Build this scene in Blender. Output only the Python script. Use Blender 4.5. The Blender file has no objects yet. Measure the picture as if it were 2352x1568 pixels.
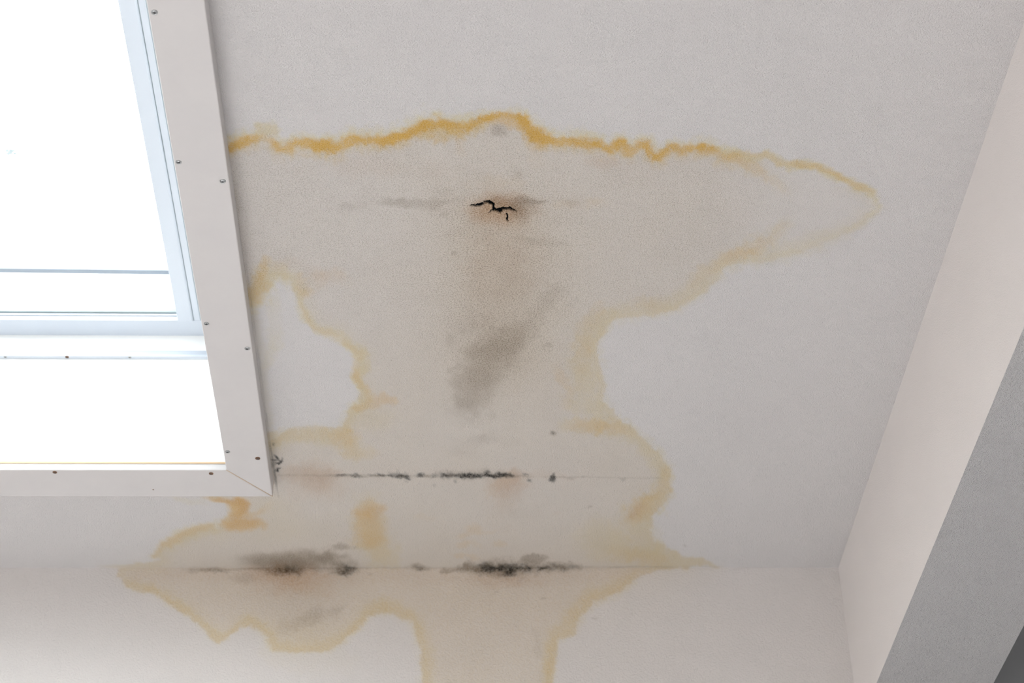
import bpy, bmesh, math
import numpy as np
from mathutils import Matrix, Vector

# ------------------------------------------------------------------ camera, world, lights, exposure
SC = bpy.context.scene
COL = SC.collection
F_PX = 4400.0                                   # focal length for the 2352 px wide frame
B_ = np.array([-160.0, -3191.0, -F_PX]); B_ /= np.linalg.norm(B_)      # room's depth axis seen by the camera
V0 = -480.0
A_ = np.array([-(V0 * -3191.0 + F_PX ** 2) / -160.0, V0, -F_PX]); A_ /= np.linalg.norm(A_)
C_ = np.cross(A_, B_)
M_ = np.array([A_, B_, C_])                     # rows: world x, y, z in camera axes
EYE = np.array([0.0, 0.0, 1.5])
CEIL = 3.0                                      # ceiling height
WALL_Y = 2.684                                  # far wall
BEAM_X0, BEAM_X1, BEAM_Z = 0.628, 0.801, 2.728  # downstand beam

cam = bpy.data.cameras.new('camera')
cam.sensor_width = 36.0
cam.lens = 36.0 * F_PX / 2352.0
cam.clip_start = 0.05
cam.dof.use_dof = True
cam.dof.focus_distance = 2.38
cam.dof.aperture_fstop = 9.0
camo = bpy.data.objects.new('camera', cam)
COL.objects.link(camo)
camo.matrix_world = Matrix.Translation(Vector(EYE)) @ Matrix(M_.tolist()).to_4x4()
SC.camera = camo

SC.view_settings.view_transform = 'Standard'
SC.view_settings.look = 'None'
SC.view_settings.gamma = 1.0
SC.view_settings.use_curve_mapping = False
SC.view_settings.exposure = 0.60
SC.cycles.use_denoising = True
SC.cycles.max_bounces = 10
SC.cycles.diffuse_bounces = 6

world = bpy.data.worlds.new('overcast_sky')
SC.world = world
world.use_nodes = True
world.node_tree.nodes['Background'].inputs[0].default_value = (0.93, 0.97, 1.0, 1)
world.node_tree.nodes['Background'].inputs[1].default_value = 4.9


def area(name, loc, size, sizey, power, direction, colour=(1, 1, 1), portal=False, spread=180):
    l = bpy.data.lights.new(name, 'AREA')
    l.shape = 'RECTANGLE'; l.size = size; l.size_y = sizey
    l.energy = power; l.color = colour
    l.spread = math.radians(spread)
    if portal:
        l.cycles.is_portal = True
    o = bpy.data.objects.new(name, l)
    o.location = loc
    o.rotation_euler = Vector(direction).to_track_quat('-Z', 'Y').to_euler()
    COL.objects.link(o)
    return o


# daylight through the tall windows of the left wall and of the wall behind the camera
area('daylight_side_window', (-2.9, 0.9, 1.45), 2.6, 1.9, 165, (1, 0, -0.95), (0.94, 0.97, 1.0), spread=110)
area('daylight_rear_window', (-0.3, -2.9, 1.5), 3.0, 2.0, 78, (0, 1, -0.95), (0.97, 0.98, 1.0), spread=95)
area('skylight_portal', (-0.92, 1.62, 3.42), 1.3, 1.7, 1, (0, 0, -1), portal=True)


# ------------------------------------------------------------------ helpers
def tag(o, label=None, cat=None, kind=None, group=None):
    for k, v in (('label', label), ('category', cat), ('kind', kind), ('group', group)):
        if v:
            o[k] = v
    return o


def obj(name, bm, m, parent=None, smooth=False):
    me = bpy.data.meshes.new(name)
    bm.to_mesh(me); bm.free()
    if m:
        me.materials.append(m)
    if smooth:
        for p in me.polygons:
            p.use_smooth = True
    o = bpy.data.objects.new(name, me)
    COL.objects.link(o)
    if parent:
        o.parent = parent
    return o


def empty(name, loc):
    o = bpy.data.objects.new(name, None)
    o.location = loc
    COL.objects.link(o)
    return o


def box(bm, a, b):
    v = [bm.verts.new((x, y, z)) for x in (a[0], b[0]) for y in (a[1], b[1]) for z in (a[2], b[2])]
    for f in ((0, 1, 3, 2), (4, 6, 7, 5), (0, 4, 5, 1), (2, 3, 7, 6), (0, 2, 6, 4), (1, 5, 7, 3)):
        bm.faces.new([v[i] for i in f])
    return bm


def prism(bm, pts, axis, a, b):
    """extrude a closed 2-D outline along an axis; pts are the two other coordinates in order"""
    def put(p, t):
        c = list(p); c.insert(axis, t); return bm.verts.new(c)
    r0 = [put(p, a) for p in pts]; r1 = [put(p, b) for p in pts]
    n = len(pts)
    for i in range(n):
        bm.faces.new((r0[i], r0[(i + 1) % n], r1[(i + 1) % n], r1[i]))
    bm.faces.new(r0); bm.faces.new(r1[::-1])
    bmesh.ops.recalc_face_normals(bm, faces=bm.faces)
    return bm


def ngon_prism(bm, low, high):
    """a slab between two matching loops"""
    a = [bm.verts.new(p) for p in low]; b = [bm.verts.new(p) for p in high]
    n = len(a)
    for i in range(n):
        bm.faces.new((a[i], a[(i + 1) % n], b[(i + 1) % n], b[i]))
    bm.faces.new(a); bm.faces.new(b[::-1])
    bmesh.ops.recalc_face_normals(bm, faces=bm.faces)
    return bm


def bevelled(o, w, seg=2):
    m = o.modifiers.new('edge', 'BEVEL'); m.width = w; m.segments = seg; m.limit_method = 'ANGLE'
    return o


class NT:
    def __init__(self, name):
        self.m = bpy.data.materials.new(name); self.m.use_nodes = True
        self.t = self.m.node_tree; self.n = self.t.nodes; self.l = self.t.links
        self.b = self.n['Principled BSDF']

    def new(self, kind, **kw):
        nd = self.n.new(kind)
        for k, v in kw.items():
            setattr(nd, k, v)
        return nd

    def sock(self, dst, v):
        if hasattr(v, 'is_output') or isinstance(v, bpy.types.NodeSocket):
            self.l.new(v, dst)
        else:
            dst.default_value = v

    def math(self, op, a, b=0.0, c=None, clamp=False):
        nd = self.new('ShaderNodeMath', operation=op, use_clamp=clamp)
        self.sock(nd.inputs[0], a); self.sock(nd.inputs[1], b)
        if c is not None:
            self.sock(nd.inputs[2], c)
        return nd.outputs[0]

    def mulmix(self, col, tint, fac):
        """multiply col by tint with strength fac"""
        nd = self.new('ShaderNodeMix', data_type='RGBA', blend_type='MULTIPLY')
        nd.clamp_factor = True
        self.sock(nd.inputs[0], fac); self.sock(nd.inputs[6], col); self.sock(nd.inputs[7], tint)
        return nd.outputs[2]

    def noise(self, scale, detail=2.0, rough=0.5, vec=None, dist=0.0):
        nd = self.new('ShaderNodeTexNoise')
        nd.inputs['Scale'].default_value = scale; nd.inputs['Detail'].default_value = detail
        nd.inputs['Roughness'].default_value = rough; nd.inputs['Distortion'].default_value = dist
        self.l.new(vec or self.pos(), nd.inputs['Vector'])
        return nd.outputs[0]

    def pos(self):
        if not hasattr(self, '_p'):
            self._p = self.new('ShaderNodeNewGeometry').outputs['Position']
        return self._p

    def attr(self, name):
        nd = self.new('ShaderNodeAttribute'); nd.attribute_name = name
        return nd.outputs['Fac']

    def bump(self, h, strength, dist):
        nd = self.new('ShaderNodeBump')
        nd.inputs['Strength'].default_value = strength; nd.inputs['Distance'].default_value = dist
        self.l.new(h, nd.inputs['Height']); self.l.new(nd.outputs[0], self.b.inputs['Normal'])


def plain(name, col, rough=0.5, metal=0.0, spec=0.4):
    t = NT(name)
    t.b.inputs['Base Color'].default_value = (*col, 1)
    t.b.inputs['Roughness'].default_value = rough
    t.b.inputs['Metallic'].default_value = metal
    t.b.inputs['Specular IOR Level'].default_value = spec
    return t


PAINT = (0.765, 0.74, 0.74)


def stucco(name, base, bump=1.0, stained=True, grain=470.0, dist=0.0045):
    """fine sprayed plaster; the stain masks are surface attributes, broken up by the grain of the plaster"""
    t = NT(name)
    g1 = t.noise(grain, 2.0, 0.6)
    g2 = t.noise(grain * 2.6, 1.0, 0.5)
    big = t.noise(9.0, 3.0, 0.5)
    h = t.math('ADD', t.math('MULTIPLY', g1, 0.55), t.math('MULTIPLY', g2, 0.45))
    t.bump(h, bump, dist)
    rgb = t.new('ShaderNodeRGB'); rgb.outputs[0].default_value = (*base, 1)
    col = rgb.outputs[0]
    col = t.mulmix(col, (0.955, 0.955, 0.96, 1), big)
    if stained:
        pit = t.math('MULTIPLY', t.math('SUBTRACT', 0.5, h), 5.0)            # + in the pits, - on the grains
        def worn(a, k):                                                       # mask settles in the pits of the grain
            v = t.math('MULTIPLY_ADD', t.math('MULTIPLY', a, pit), k, a)
            return t.math('MAXIMUM', v, 0.0)
        col = t.mulmix(col, (0.925, 0.855, 0.735, 1), worn(t.attr('damp'), 0.45))
        col = t.mulmix(col, (0.50, 0.48, 0.46, 1), t.math('MULTIPLY', t.attr('speck'), t.math('MULTIPLY', pit, 1.35, clamp=True)))
        col = t.mulmix(col, (0.965, 0.89, 0.60, 1), worn(t.attr('yellow'), 0.35))
        col = t.mulmix(col, (0.985, 0.70, 0.27, 1), worn(t.attr('ochre'), 0.45))
        col = t.mulmix(col, (0.80, 0.60, 0.44, 1), worn(t.attr('rust_brown'), 0.45))
        col = t.mulmix(col, (0.46, 0.42, 0.365, 1), worn(t.attr('mould'), 0.5))
        col = t.mulmix(col, (0.035, 0.042, 0.05, 1), worn(t.attr('soot_shade'), 0.55))
        col = t.mulmix(col, (0.012, 0.018, 0.03, 1), t.math('MULTIPLY', t.attr('crack'), 2.2, clamp=True))  # near-black painted inside the split for the shade in its depth
    t.l.new(col, t.b.inputs['Base Color'])
    t.b.inputs['Roughness'].default_value = 0.9
    t.b.inputs['Specular IOR Level'].default_value = 0.15
    return t.m


M_CEIL = stucco('white_plaster', PAINT)
M_WALL = stucco('white_plaster_wall', (0.735, 0.70, 0.682), bump=0.8, grain=330, dist=0.0024)
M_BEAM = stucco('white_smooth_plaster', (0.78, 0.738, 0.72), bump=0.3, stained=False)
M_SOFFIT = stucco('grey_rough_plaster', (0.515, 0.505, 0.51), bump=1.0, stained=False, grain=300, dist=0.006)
M_SHADE = plain('painted_shade_grey', (0.24, 0.24, 0.25), 0.8).m  # dark grey stands in for the shade beyond the beam
M_WOODFLOOR = plain('light_oak_floor', (0.54, 0.525, 0.505), 0.6).m
M_CASING = NT('white_casing_paint')
_c = M_CASING.new('ShaderNodeRGB'); _c.outputs[0].default_value = (0.565, 0.545, 0.54, 1)
_cc = M_CASING.mulmix(_c.outputs[0], (0.93, 0.93, 0.95, 1), M_CASING.noise(22, 3, 0.6))
M_CASING.l.new(_cc, M_CASING.b.inputs['Base Color'])
M_CASING.b.inputs['Roughness'].default_value = 0.55
M_CASING = M_CASING.m
M_SASH = plain('white_lacquered_sash', (0.52, 0.56, 0.62), 0.4).m
M_REVEAL = plain('white_reveal_board', (0.84, 0.84, 0.83), 0.6).m
M_SEAM = plain('tan_board_edge', (0.55, 0.40, 0.26), 0.8).m
M_CAULK = plain('grey_caulk', (0.52, 0.50, 0.49), 0.8).m
M_GROOVE = plain('grey_seal', (0.36, 0.42, 0.43), 0.7).m
M_BAR = plain('blue_grey_bar', (0.27, 0.30, 0.37), 0.6).m
M_STEEL = plain('zinc_screw', (0.40, 0.41, 0.42), 0.3, 1.0).m
M_RECESS = plain('screw_recess', (0.05, 0.05, 0.055), 0.6).m
M_RUST = plain('rusty_screw', (0.16, 0.085, 0.05), 0.8).m
M_DEBRIS = plain('pale_dry_debris', (0.62, 0.70, 0.75), 0.9).m
g = plain('window_glass', (1, 1, 1), 0.0)
g.b.inputs['Transmission Weight'].default_value = 1.0
g.b.inputs['IOR'].default_value = 1.45
# thin glass: straight-through transparency with a faint reflection
_tr = g.new('ShaderNodeBsdfTransparent'); _tr.inputs[0].default_value = (0.97, 0.985, 0.98, 1)
_gl = g.new('ShaderNodeBsdfGlossy'); _gl.inputs['Roughness'].default_value = 0.02
_mx = g.new('ShaderNodeMixShader'); _mx.inputs[0].default_value = 0.04
g.l.new(_tr.outputs[0], _mx.inputs[1]); g.l.new(_gl.outputs[0], _mx.inputs[2])
g.l.new(_mx.outputs[0], g.n['Material Output'].inputs['Surface'])
M_GLASS = g.m


# ------------------------------------------------------------------ stains traced in image pixels
# The outlines of the stains were traced in (u, v) image pixels; surface points are projected through the camera onto them.
def image_px(P):
    c = (P - EYE) @ M_
    return 1176 + F_PX * c[:, 0] / -c[:, 2], 784 - F_PX * c[:, 1] / -c[:, 2]


_rng = np.random.RandomState(7)
_TAB = _rng.rand(256, 256)


def vnoise(x, y):
    xi = np.floor(x).astype(int); yi = np.floor(y).astype(int)
    fx = x - xi; fy = y - yi
    fx = fx * fx * (3 - 2 * fx); fy = fy * fy * (3 - 2 * fy)
    a = _TAB[xi % 256, yi % 256]; b = _TAB[(xi + 1) % 256, yi % 256]
    c = _TAB[xi % 256, (yi + 1) % 256]; d = _TAB[(xi + 1) % 256, (yi + 1) % 256]
    return (a * (1 - fx) + b * fx) * (1 - fy) + (c * (1 - fx) + d * fx) * fy


def fbm(x, y, size, octv=4, seed=0):
    """about -1..1; size = largest feature in image pixels"""
    s = 0; amp = 1.0; tot = 0
    for k in range(octv):
        q = 2 ** k / size
        s = s + amp * vnoise(x * q + 17.3 * k + seed * 31.7, y * q + 9.1 * k + seed * 57.1)
        tot += amp; amp *= 0.55
    return (s / tot - 0.5) * 2


def smooth(t):
    t = np.clip(t, 0, 1)
    return t * t * (3 - 2 * t)


class Field:
    def __init__(self, P):
        self.u0, self.v0 = image_px(P)
        u, v = self.u0, self.v0
        self.u = u + 9 * fbm(u, v, 24, 4, 1) + 2.0 * fbm(u, v, 5, 2, 3)
        self.v = v + 8 * fbm(u, v, 24, 4, 2) + 2.0 * fbm(u, v, 5, 2, 4)
        self.f = {k: np.zeros(len(u)) for k in ('damp', 'speck', 'yellow', 'ochre', 'rust_brown', 'mould', 'soot_shade', 'crack')}

    def add(self, name, idx, val):
        a = self.f[name]
        a[idx] = 1 - (1 - a[idx]) * (1 - np.clip(val, 0, 1))

    def window(self, x0, y0, x1, y1):
        return np.nonzero((self.u0 > x0) & (self.u0 < x1) & (self.v0 > y0) & (self.v0 < y1))[0]

    def blob(self, name, cx, cy, rx, ry, s, ang=0.0, soft=0.6, rough=0.0, size=None, seed=5):
        if soft >= .8:
            rx *= 1.28; ry *= 1.28
        if name == 'rust_brown':
            s = min(s * 1.5, 1)
        R = max(rx, ry) * 1.6 + 16
        i = self.window(cx - R, cy - R, cx + R, cy + R)
        if not len(i):
            return
        x = self.u[i] - cx; y = self.v[i] - cy
        a = math.radians(ang); ca, sa = math.cos(a), math.sin(a)
        xr = (x * ca + y * sa) / rx; yr = (-x * sa + y * ca) / ry
        d = np.sqrt(xr * xr + yr * yr)
        if rough:
            sz = size or max(4.0, min(rx, ry))
            d = d + rough * fbm(self.u0[i], self.v0[i], sz, 4, seed + cx * .013)
        self.add(name, i, s * smooth((1 - d) / soft))

    def line(self, name, pts, s=1.0, gain=None, rough=True):
        """pts: (u, v, half width[, strength]); soft stroke"""
        P = np.array([(p + (1.0,))[:4] if len(p) == 3 else p for p in pts], float)
        if rough:
            P[:, 2] *= 1.2
        if name == 'rust_brown':
            s = min(s * 1.5, 1.5)
        R = P[:, 2].max() + 14
        i = self.window(P[:, 0].min() - R, P[:, 1].min() - R, P[:, 0].max() + R, P[:, 1].max() + R)
        if not len(i):
            return
        wv = 1.0 if rough else 0.2
        x = self.u0[i] + wv * (self.u[i] - self.u0[i]); y = self.v0[i] + wv * (self.v[i] - self.v0[i])
        best = np.zeros(len(i))
        rag = 0.30 * fbm(self.u0[i], self.v0[i], 9, 3, 61) + 0.22 * fbm(self.u0[i], self.v0[i], 30, 2, 62) if rough else 0.0
        for p, q in zip(P[:-1], P[1:]):
            dx, dy = q[0] - p[0], q[1] - p[1]
            L = dx * dx + dy * dy + 1e-9
            t = np.clip(((x - p[0]) * dx + (y - p[1]) * dy) / L, 0, 1)
            d = np.hypot(x - p[0] - t * dx, y - p[1] - t * dy)
            w = p[2] + t * (q[2] - p[2]); st = p[3] + t * (q[3] - p[3])
            best = np.maximum(best, st * smooth((1 - d / w + rag) * 1.15) * (d < w * 1.5))
        if gain is not None:
            best = best * np.clip(1 + gain * fbm(self.u0[i], self.v0[i], 26, 4, 11) * 1.7, 0.05, 2)
        self.add(name, i, s * best)

    def speckle(self, name, cx, cy, rx, ry, s, thr=0.0, size=9, seed=70):
        i = self.window(cx - rx, cy - ry * 2, cx + rx, cy + ry * 2)
        if not len(i):
            return
        x = (self.u0[i] - cx) / rx; y = (self.v0[i] - cy) / ry
        env = smooth((1 - np.abs(x)) * 2.5) * smooth(1.3 - np.abs(y) * 1.3)
        n = fbm(self.u0[i] / 1.4, self.v0[i], size, 3, seed)
        self.add(name, i, s * env * smooth((n - thr) * 2.4 + 0.3))

    def sdf(self, pts, i):
        """signed distance, + inside"""
        x, y = self.u[i], self.v[i]
        best = np.full(len(i), 1e9); ins = np.zeros(len(i), bool)
        n = len(pts)
        for k in range(n):
            (x0, y0), (x1, y1) = pts[k], pts[(k + 1) % n]
            dx, dy = x1 - x0, y1 - y0
            t = np.clip(((x - x0) * dx + (y - y0) * dy) / (dx * dx + dy * dy + 1e-9), 0, 1)
            best = np.minimum(best, (x - x0 - t * dx) ** 2 + (y - y0 - t * dy) ** 2)
            if y0 != y1:
                c = ((y0 > y) != (y1 > y)) & (x < dx * (y - y0) / dy + x0)
                ins ^= c
        d = np.sqrt(best)
        return np.where(ins, d, -d)


# outline of the whole stain, clockwise from the window casing
OUT_TOP = [(500, 345), (530, 328), (556, 318), (583, 303), (590, 283), (610, 278), (637, 286), (640, 318), (668, 316), (690, 306), (706, 313),
           (735, 322), (760, 322), (785, 322), (800, 314), (860, 311), (905, 307), (925, 298), (940, 284), (975, 276), (1012, 271), (1040, 278),
           (1075, 274), (1095, 268), (1112, 262), (1122, 266), (1140, 261), (1165, 257), (1192, 258), (1210, 272), (1222, 288),
           (1245, 300), (1262, 312), (1300, 317), (1350, 318), (1380, 317), (1400, 330), (1415, 322), (1436, 322), (1452, 334),
           (1470, 322), (1492, 318), (1503, 334), (1520, 342), (1536, 327), (1556, 332), (1572, 338), (1605, 326), (1630, 330),
           (1660, 342), (1700, 340), (1725, 352), (1755, 344), (1785, 352), (1806, 368), (1840, 363), (1885, 372), (1925, 392),
           (1975, 420), (2002, 434), (2012, 450), (2026, 473)]
OUT_RIGHT = [(2008, 500), (1958, 533), (1899, 556), (1841, 584), (1758, 602), (1703, 608), (1672, 611), (1662, 628), (1634, 658),
             (1593, 690), (1551, 713), (1500, 728), (1465, 734), (1449, 730), (1416, 735), (1399, 749), (1380, 776), (1376, 811),
             (1383, 855), (1392, 887), (1391, 923), (1413, 937), (1420, 961), (1443, 973), (1485, 1007), (1516, 1038),
             (1521, 1055), (1547, 1075), (1540, 1108), (1542, 1131), (1521, 1156), (1502, 1181), (1503, 1209), (1491, 1215),
             (1510, 1243), (1541, 1263), (1569, 1274), (1611, 1280), (1660, 1300), (1560, 1306), (1509, 1310), (1473, 1321),
             (1437, 1343), (1419, 1365), (1382, 1377), (1361, 1381), (1346, 1408), (1328, 1430), (1321, 1455), (1292, 1466),
             (1278, 1471), (1276, 1502), (1270, 1600), (1268, 1800)]
OUT_LEFT = [(968, 1800), (968, 1600), (965, 1487), (952, 1451), (945, 1426), (920, 1422), (887, 1410), (862, 1408), (844, 1415), (833, 1437),
            (808, 1458), (779, 1482), (751, 1496), (676, 1499), (629, 1495), (620, 1471), (602, 1450), (572, 1435), (551, 1447),
            (527, 1465), (507, 1476), (486, 1468), (462, 1441), (438, 1418), (420, 1409), (393, 1397), (376, 1376), (349, 1364),
            (313, 1358), (286, 1340), (268, 1325), (272, 1308), (280, 1299), (316, 1290), (367, 1287), (349, 1275), (361, 1260),
            (390, 1239), (408, 1224), (453, 1209), (486, 1202), (501, 1212), (512, 1194), (530, 1168), (521, 1153), (480, 1145),
            (440, 1120), (640, 1000), (662, 980), (709, 977), (757, 982), (786, 978), (789, 962), (805, 937), (830, 924),
            (821, 911), (830, 896), (821, 888), (807, 867), (821, 845), (824, 819), (805, 806), (786, 794), (786, 776),
            (757, 771), (722, 755), (700, 730), (689, 704), (677, 685), (668, 663), (671, 644), (655, 642), (646, 634),
            (630, 641), (627, 656), (601, 676), (575, 692), (520, 700)]
OUTLINE = OUT_TOP + OUT_RIGHT + OUT_LEFT


def paint_stains(F):
    u, v = F.u0, F.v0
    allv = F.window(180, 200, 2100, 1800)
    if len(allv):
        s = F.sdf(OUTLINE, allv)
        uu, vv = u[allv], v[allv]
        big = fbm(uu, vv, 240, 3, 21); med = fbm(uu, vv, 60, 4, 22)
        edge = smooth(s / 7.0 + 0.4)
        # damp darkening: weaker towards the right end, the left inner margin and the lower bands
        k = 0.60 + 0.10 * big + 0.07 * med
        k *= 1 - 0.68 * smooth((uu - 1480) / 420)
        k *= 1 - 0.30 * smooth((1100 - uu) / 400) * smooth((1000 - vv) / 300)
        core = np.exp(-((uu - 1150) / 130) ** 2) * smooth((vv - 380) / 160) * smooth((1020 - vv) / 250)
        k += 0.42 * core
        k += 0.12 * smooth((vv - 1150) / 150)
        F.add('damp', allv, np.clip(k, 0.1, 1) * edge)
        sp = (0.50 + 0.25 * med) * smooth(s / 40) * smooth((1020 - vv) / 420) * (1 - smooth((uu - 1560) / 300))
        sp += 0.8 * core * smooth(s / 60)
        F.add('speck', allv, np.clip(sp, 0, 1))
        # a faint yellow line all along the margin
        ring = smooth(1 - np.abs(s - 9) / (11 + 3 * med))
        F.add('yellow', allv, 0.42 * ring * (0.8 + 0.4 * med) * np.where(vv < 430, 0.3, 1.0))
        wide = smooth(1 - np.abs(s - 16) / 34)
        F.add('yellow', allv, 0.20 * wide * np.where(vv < 430, 0.2, 1.0))
    # ---- the strong ochre tide line along the top
    T = [(520, 345, 11, .8), (531, 335, 15, .8), (560, 322, 15, .75), (590, 318, 14, .55), (606, 312, 12, .25), (618, 318, 12, .4), (630, 333, 14, .6), (642, 344, 14, .6),
         (662, 341, 14, .6), (680, 327, 15, .75), (705, 327, 15, .85), (722, 334, 17, .85), (735, 340, 16, .9), (748, 331, 14, .9), (760, 341, 16, .9),
         (782, 341, 15, .85), (796, 328, 15, .9), (815, 322, 16, 1), (850, 324, 16, 1), (905, 321, 16, 1), (928, 311, 15, .95), (945, 297, 15, .85), (965, 292, 16, .75),
         (990, 285, 18, .7), (1010, 284, 19, .7), (1030, 289, 18, .65), (1050, 296, 16, .7), (1075, 290, 15, .65), (1095, 281, 13, .7),
         (1110, 273, 12, .9), (1122, 272, 11, .85), (1138, 268, 10, .6), (1150, 264, 9, .65), (1172, 265, 13, .7), (1190, 267, 13, .85), (1205, 278, 14, .85),
         (1216, 293, 14, .8), (1228, 300, 15, .9), (1233, 311, 16, .9), (1255, 317, 16, .9), (1280, 325, 15, .9), (1305, 326, 14, .85), (1325, 330, 15, .95), (1350, 330, 15, .85),
         (1375, 332, 15, .85), (1390, 342, 15, .75), (1402, 345, 13, .7), (1415, 333, 13, .75), (1430, 330, 13, .8), (1440, 343, 14, .75), (1452, 347, 13, .7),
         (1465, 334, 12, .75), (1484, 329, 13, .8), (1492, 344, 14, .7), (1502, 358, 14, .75), (1522, 356, 13, .75), (1538, 339, 13, .75), (1552, 340, 12, .6),
         (1568, 346, 12, .65), (1585, 340, 12, .7), (1607, 339, 14, .8), (1630, 345, 13, .65), (1650, 356, 13, .55), (1680, 359, 14, .5), (1705, 369, 14, .42),
         (1738, 385, 13, .3), (1765, 405, 12, .22), (1806, 436, 12, .08)]
    F.line('ochre', [(a, b, w * 1.0, min(1, k * (1.1 if a < 1640 else .8))) for a, b, w, k in T], 0.92, gain=0.26)
    F.line('yellow', [(a, b - 3, w * 1.9, k) for a, b, w, k in T], 0.75, gain=.2)
    F.line('ochre', [(a, b + 12, w * 1.5, k * .16) for a, b, w, k in T], 1.0, gain=.6)
    F.line('yellow', [(600, 300, 22, .7), (625, 292, 18, .6), (636, 300, 14, .5)], 0.8)
    F.line('yellow', [(970, 294, 28, .8), (1040, 292, 30, .8), (1100, 285, 22, .7)], 0.8)
    F.line('ochre', [(960, 300, 20, .2), (1000, 302, 24, .3), (1050, 304, 24, .3), (1090, 290, 16, .2)], 1, gain=.8)
    F.line('ochre', [(1140, 276, 16, .25), (1180, 276, 22, .4), (1210, 292, 24, .35), (1240, 322, 24, .35), (1290, 336, 16, .2)], 1, gain=.8)
    F.line('yellow', [(1640, 345, 13, .5), (1693, 350, 14, .6), (1731, 362, 14, .6), (1758, 355, 13, .7), (1785, 368, 14, .6), (1810, 381, 14, .65),
                      (1844, 372, 14, .8), (1882, 381, 14, .85), (1905, 398, 14, .85), (1951, 415, 14, .8), (1975, 430, 15, .85), (1999, 440, 13, .75),
                      (2008, 453, 11, .6), (2018, 473, 10, .45), (2003, 497, 12, .4), (1958, 527, 15, .35)], 0.95, gain=.3)
    F.line('ochre', [(1700, 350, 9, .15), (1758, 355, 10, .22), (1800, 378, 9, .16), (1844, 372, 10, .3), (1882, 381, 10, .3), (1951, 415, 10, .3),
                     (1980, 432, 11, .35), (2000, 441, 8, .2)], 1.0, gain=.4)
    # ---- right lobes: inner tongue edge and outer edge
    F.line('ochre', [(1800, 520, 14, .10), (1770, 546, 17, .20), (1735, 572, 19, .32), (1705, 580, 19, .46), (1680, 590, 18, .42), (1655, 600, 17, .2), (1620, 622, 22, .14), (1590, 655, 20, .07)], 1.0, gain=.3)
    F.line('yellow', [(1810, 510, 20, .3), (1770, 546, 28, .5), (1710, 583, 30, .6), (1660, 604, 32, .6), (1625, 632, 34, .6), (1590, 668, 32, .55), (1540, 700, 30, .5), (1480, 712, 30, .5), (1420, 722, 30, .5)], 0.75, gain=.3)
    F.line('yellow', [(1940, 535, 28, .3), (1870, 560, 32, .4), (1800, 580, 34, .35), (1730, 595, 26, .35)], 0.7, gain=.3)
    F.line('ochre', [(1480, 695, 22, .10), (1500, 700, 22, .12), (1520, 696, 18, .06)], 1)
    # ---- right neck
    F.line('yellow', [(1400, 722, 26, .6), (1370, 750, 34, .7), (1350, 780, 40, .75), (1345, 830, 46, .7), (1340, 880, 52, .65), (1350, 930, 48, .6), (1390, 965, 36, .6)], 0.8, gain=.35)
    F.line('ochre', [(1378, 711, 18, .18), (1340, 760, 22, .14), (1345, 800, 30, .20), (1340, 830, 26, .12)], 1.0, gain=.5)
    F.line('ochre', [(1278, 845, 16, .1), (1288, 857, 14, .3), (1296, 876, 14, .2), (1310, 893, 15, .14), (1300, 930, 18, .08)], 1.0, gain=.4)
    F.line('ochre', [(1295, 975, 16, .05), (1340, 976, 20, .34), (1385, 978, 21, .44), (1420, 982, 18, .28), (1450, 994, 16, .12)], 1.0, gain=.25)
    F.line('yellow', [(1300, 975, 22, .5), (1390, 978, 30, .7), (1440, 990, 26, .7), (1475, 1015, 24, .6), (1505, 1050, 24, .6), (1530, 1085, 24, .75)], 0.8, gain=.3)
    F.line('ochre', [(1530, 1080, 18, .15), (1527, 1110, 22, .26), (1505, 1140, 28, .26), (1480, 1165, 30, .44), (1460, 1180, 26, .42), (1440, 1195, 20, .15)], 1.0, gain=.3)
    F.line('yellow', [(1525, 1090, 26, .7), (1515, 1130, 34, .8), (1490, 1165, 40, .9), (1460, 1195, 44, .7), (1480, 1240, 40, .4)], 0.9, gain=.3)
    F.line('rust_brown', [(1470, 1165, 14, .2), (1450, 1182, 13, .25)], .9)
    F.line('yellow', [(1380, 1240, 60, .3), (1450, 1268, 34, .8), (1500, 1275, 30, .9), (1540, 1285, 26, .7), (1600, 1292, 14, .4)], 0.9, gain=.25)
    F.line('ochre', [(1420, 1272, 24, .12), (1470, 1280, 22, .22), (1520, 1284, 18, .14)], 1)
    F.blob('yellow', 1410, 1240, 110, 60, .4, soft=1)
    # ---- left part: patch beside the casing, inner margin of the clean island
    F.line('ochre', [(560, 705, 20, .25), (580, 680, 26, .45), (592, 655, 24, .5), (601, 632, 20, .55), (608, 612, 16, .6), (611, 600, 12, .35)], 0.85, gain=.3)
    F.line('yellow', [(560, 712, 32, .6), (588, 668, 38, .8), (606, 625, 32, .8), (640, 622, 22, .6), (672, 645, 22, .6), (688, 670, 24, .7)], 0.85, gain=.3)
    F.line('ochre', [(689, 632, 12, .3), (692, 650, 18, .28), (685, 668, 14, .22), (700, 672, 20, .18)], 1.0, gain=.4)
    F.line('ochre', [(700, 668, 22, .12), (730, 640, 24, .16), (765, 632, 22, .15), (800, 645, 20, .05)], 1.0, gain=.4)
    F.line('rust_brown', [(640, 612, 20, .10), (660, 600, 18, .12), (690, 606, 16, .05), (740, 635, 26, .10), (775, 632, 22, .10)], 1.0, gain=.4)
    F.line('yellow', [(684, 690, 14, .6), (700, 728, 16, .6), (730, 756, 15, .6), (775, 772, 18, .6), (800, 795, 18, .8), (828, 815, 18, .7), (836, 840, 20, .7), (818, 866, 16, .95), (832, 890, 16, .9), (842, 912, 18, .9), (828, 930, 16, .8), (806, 950, 20, .6), (800, 975, 24, .6)], 1.0, gain=.3)
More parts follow.
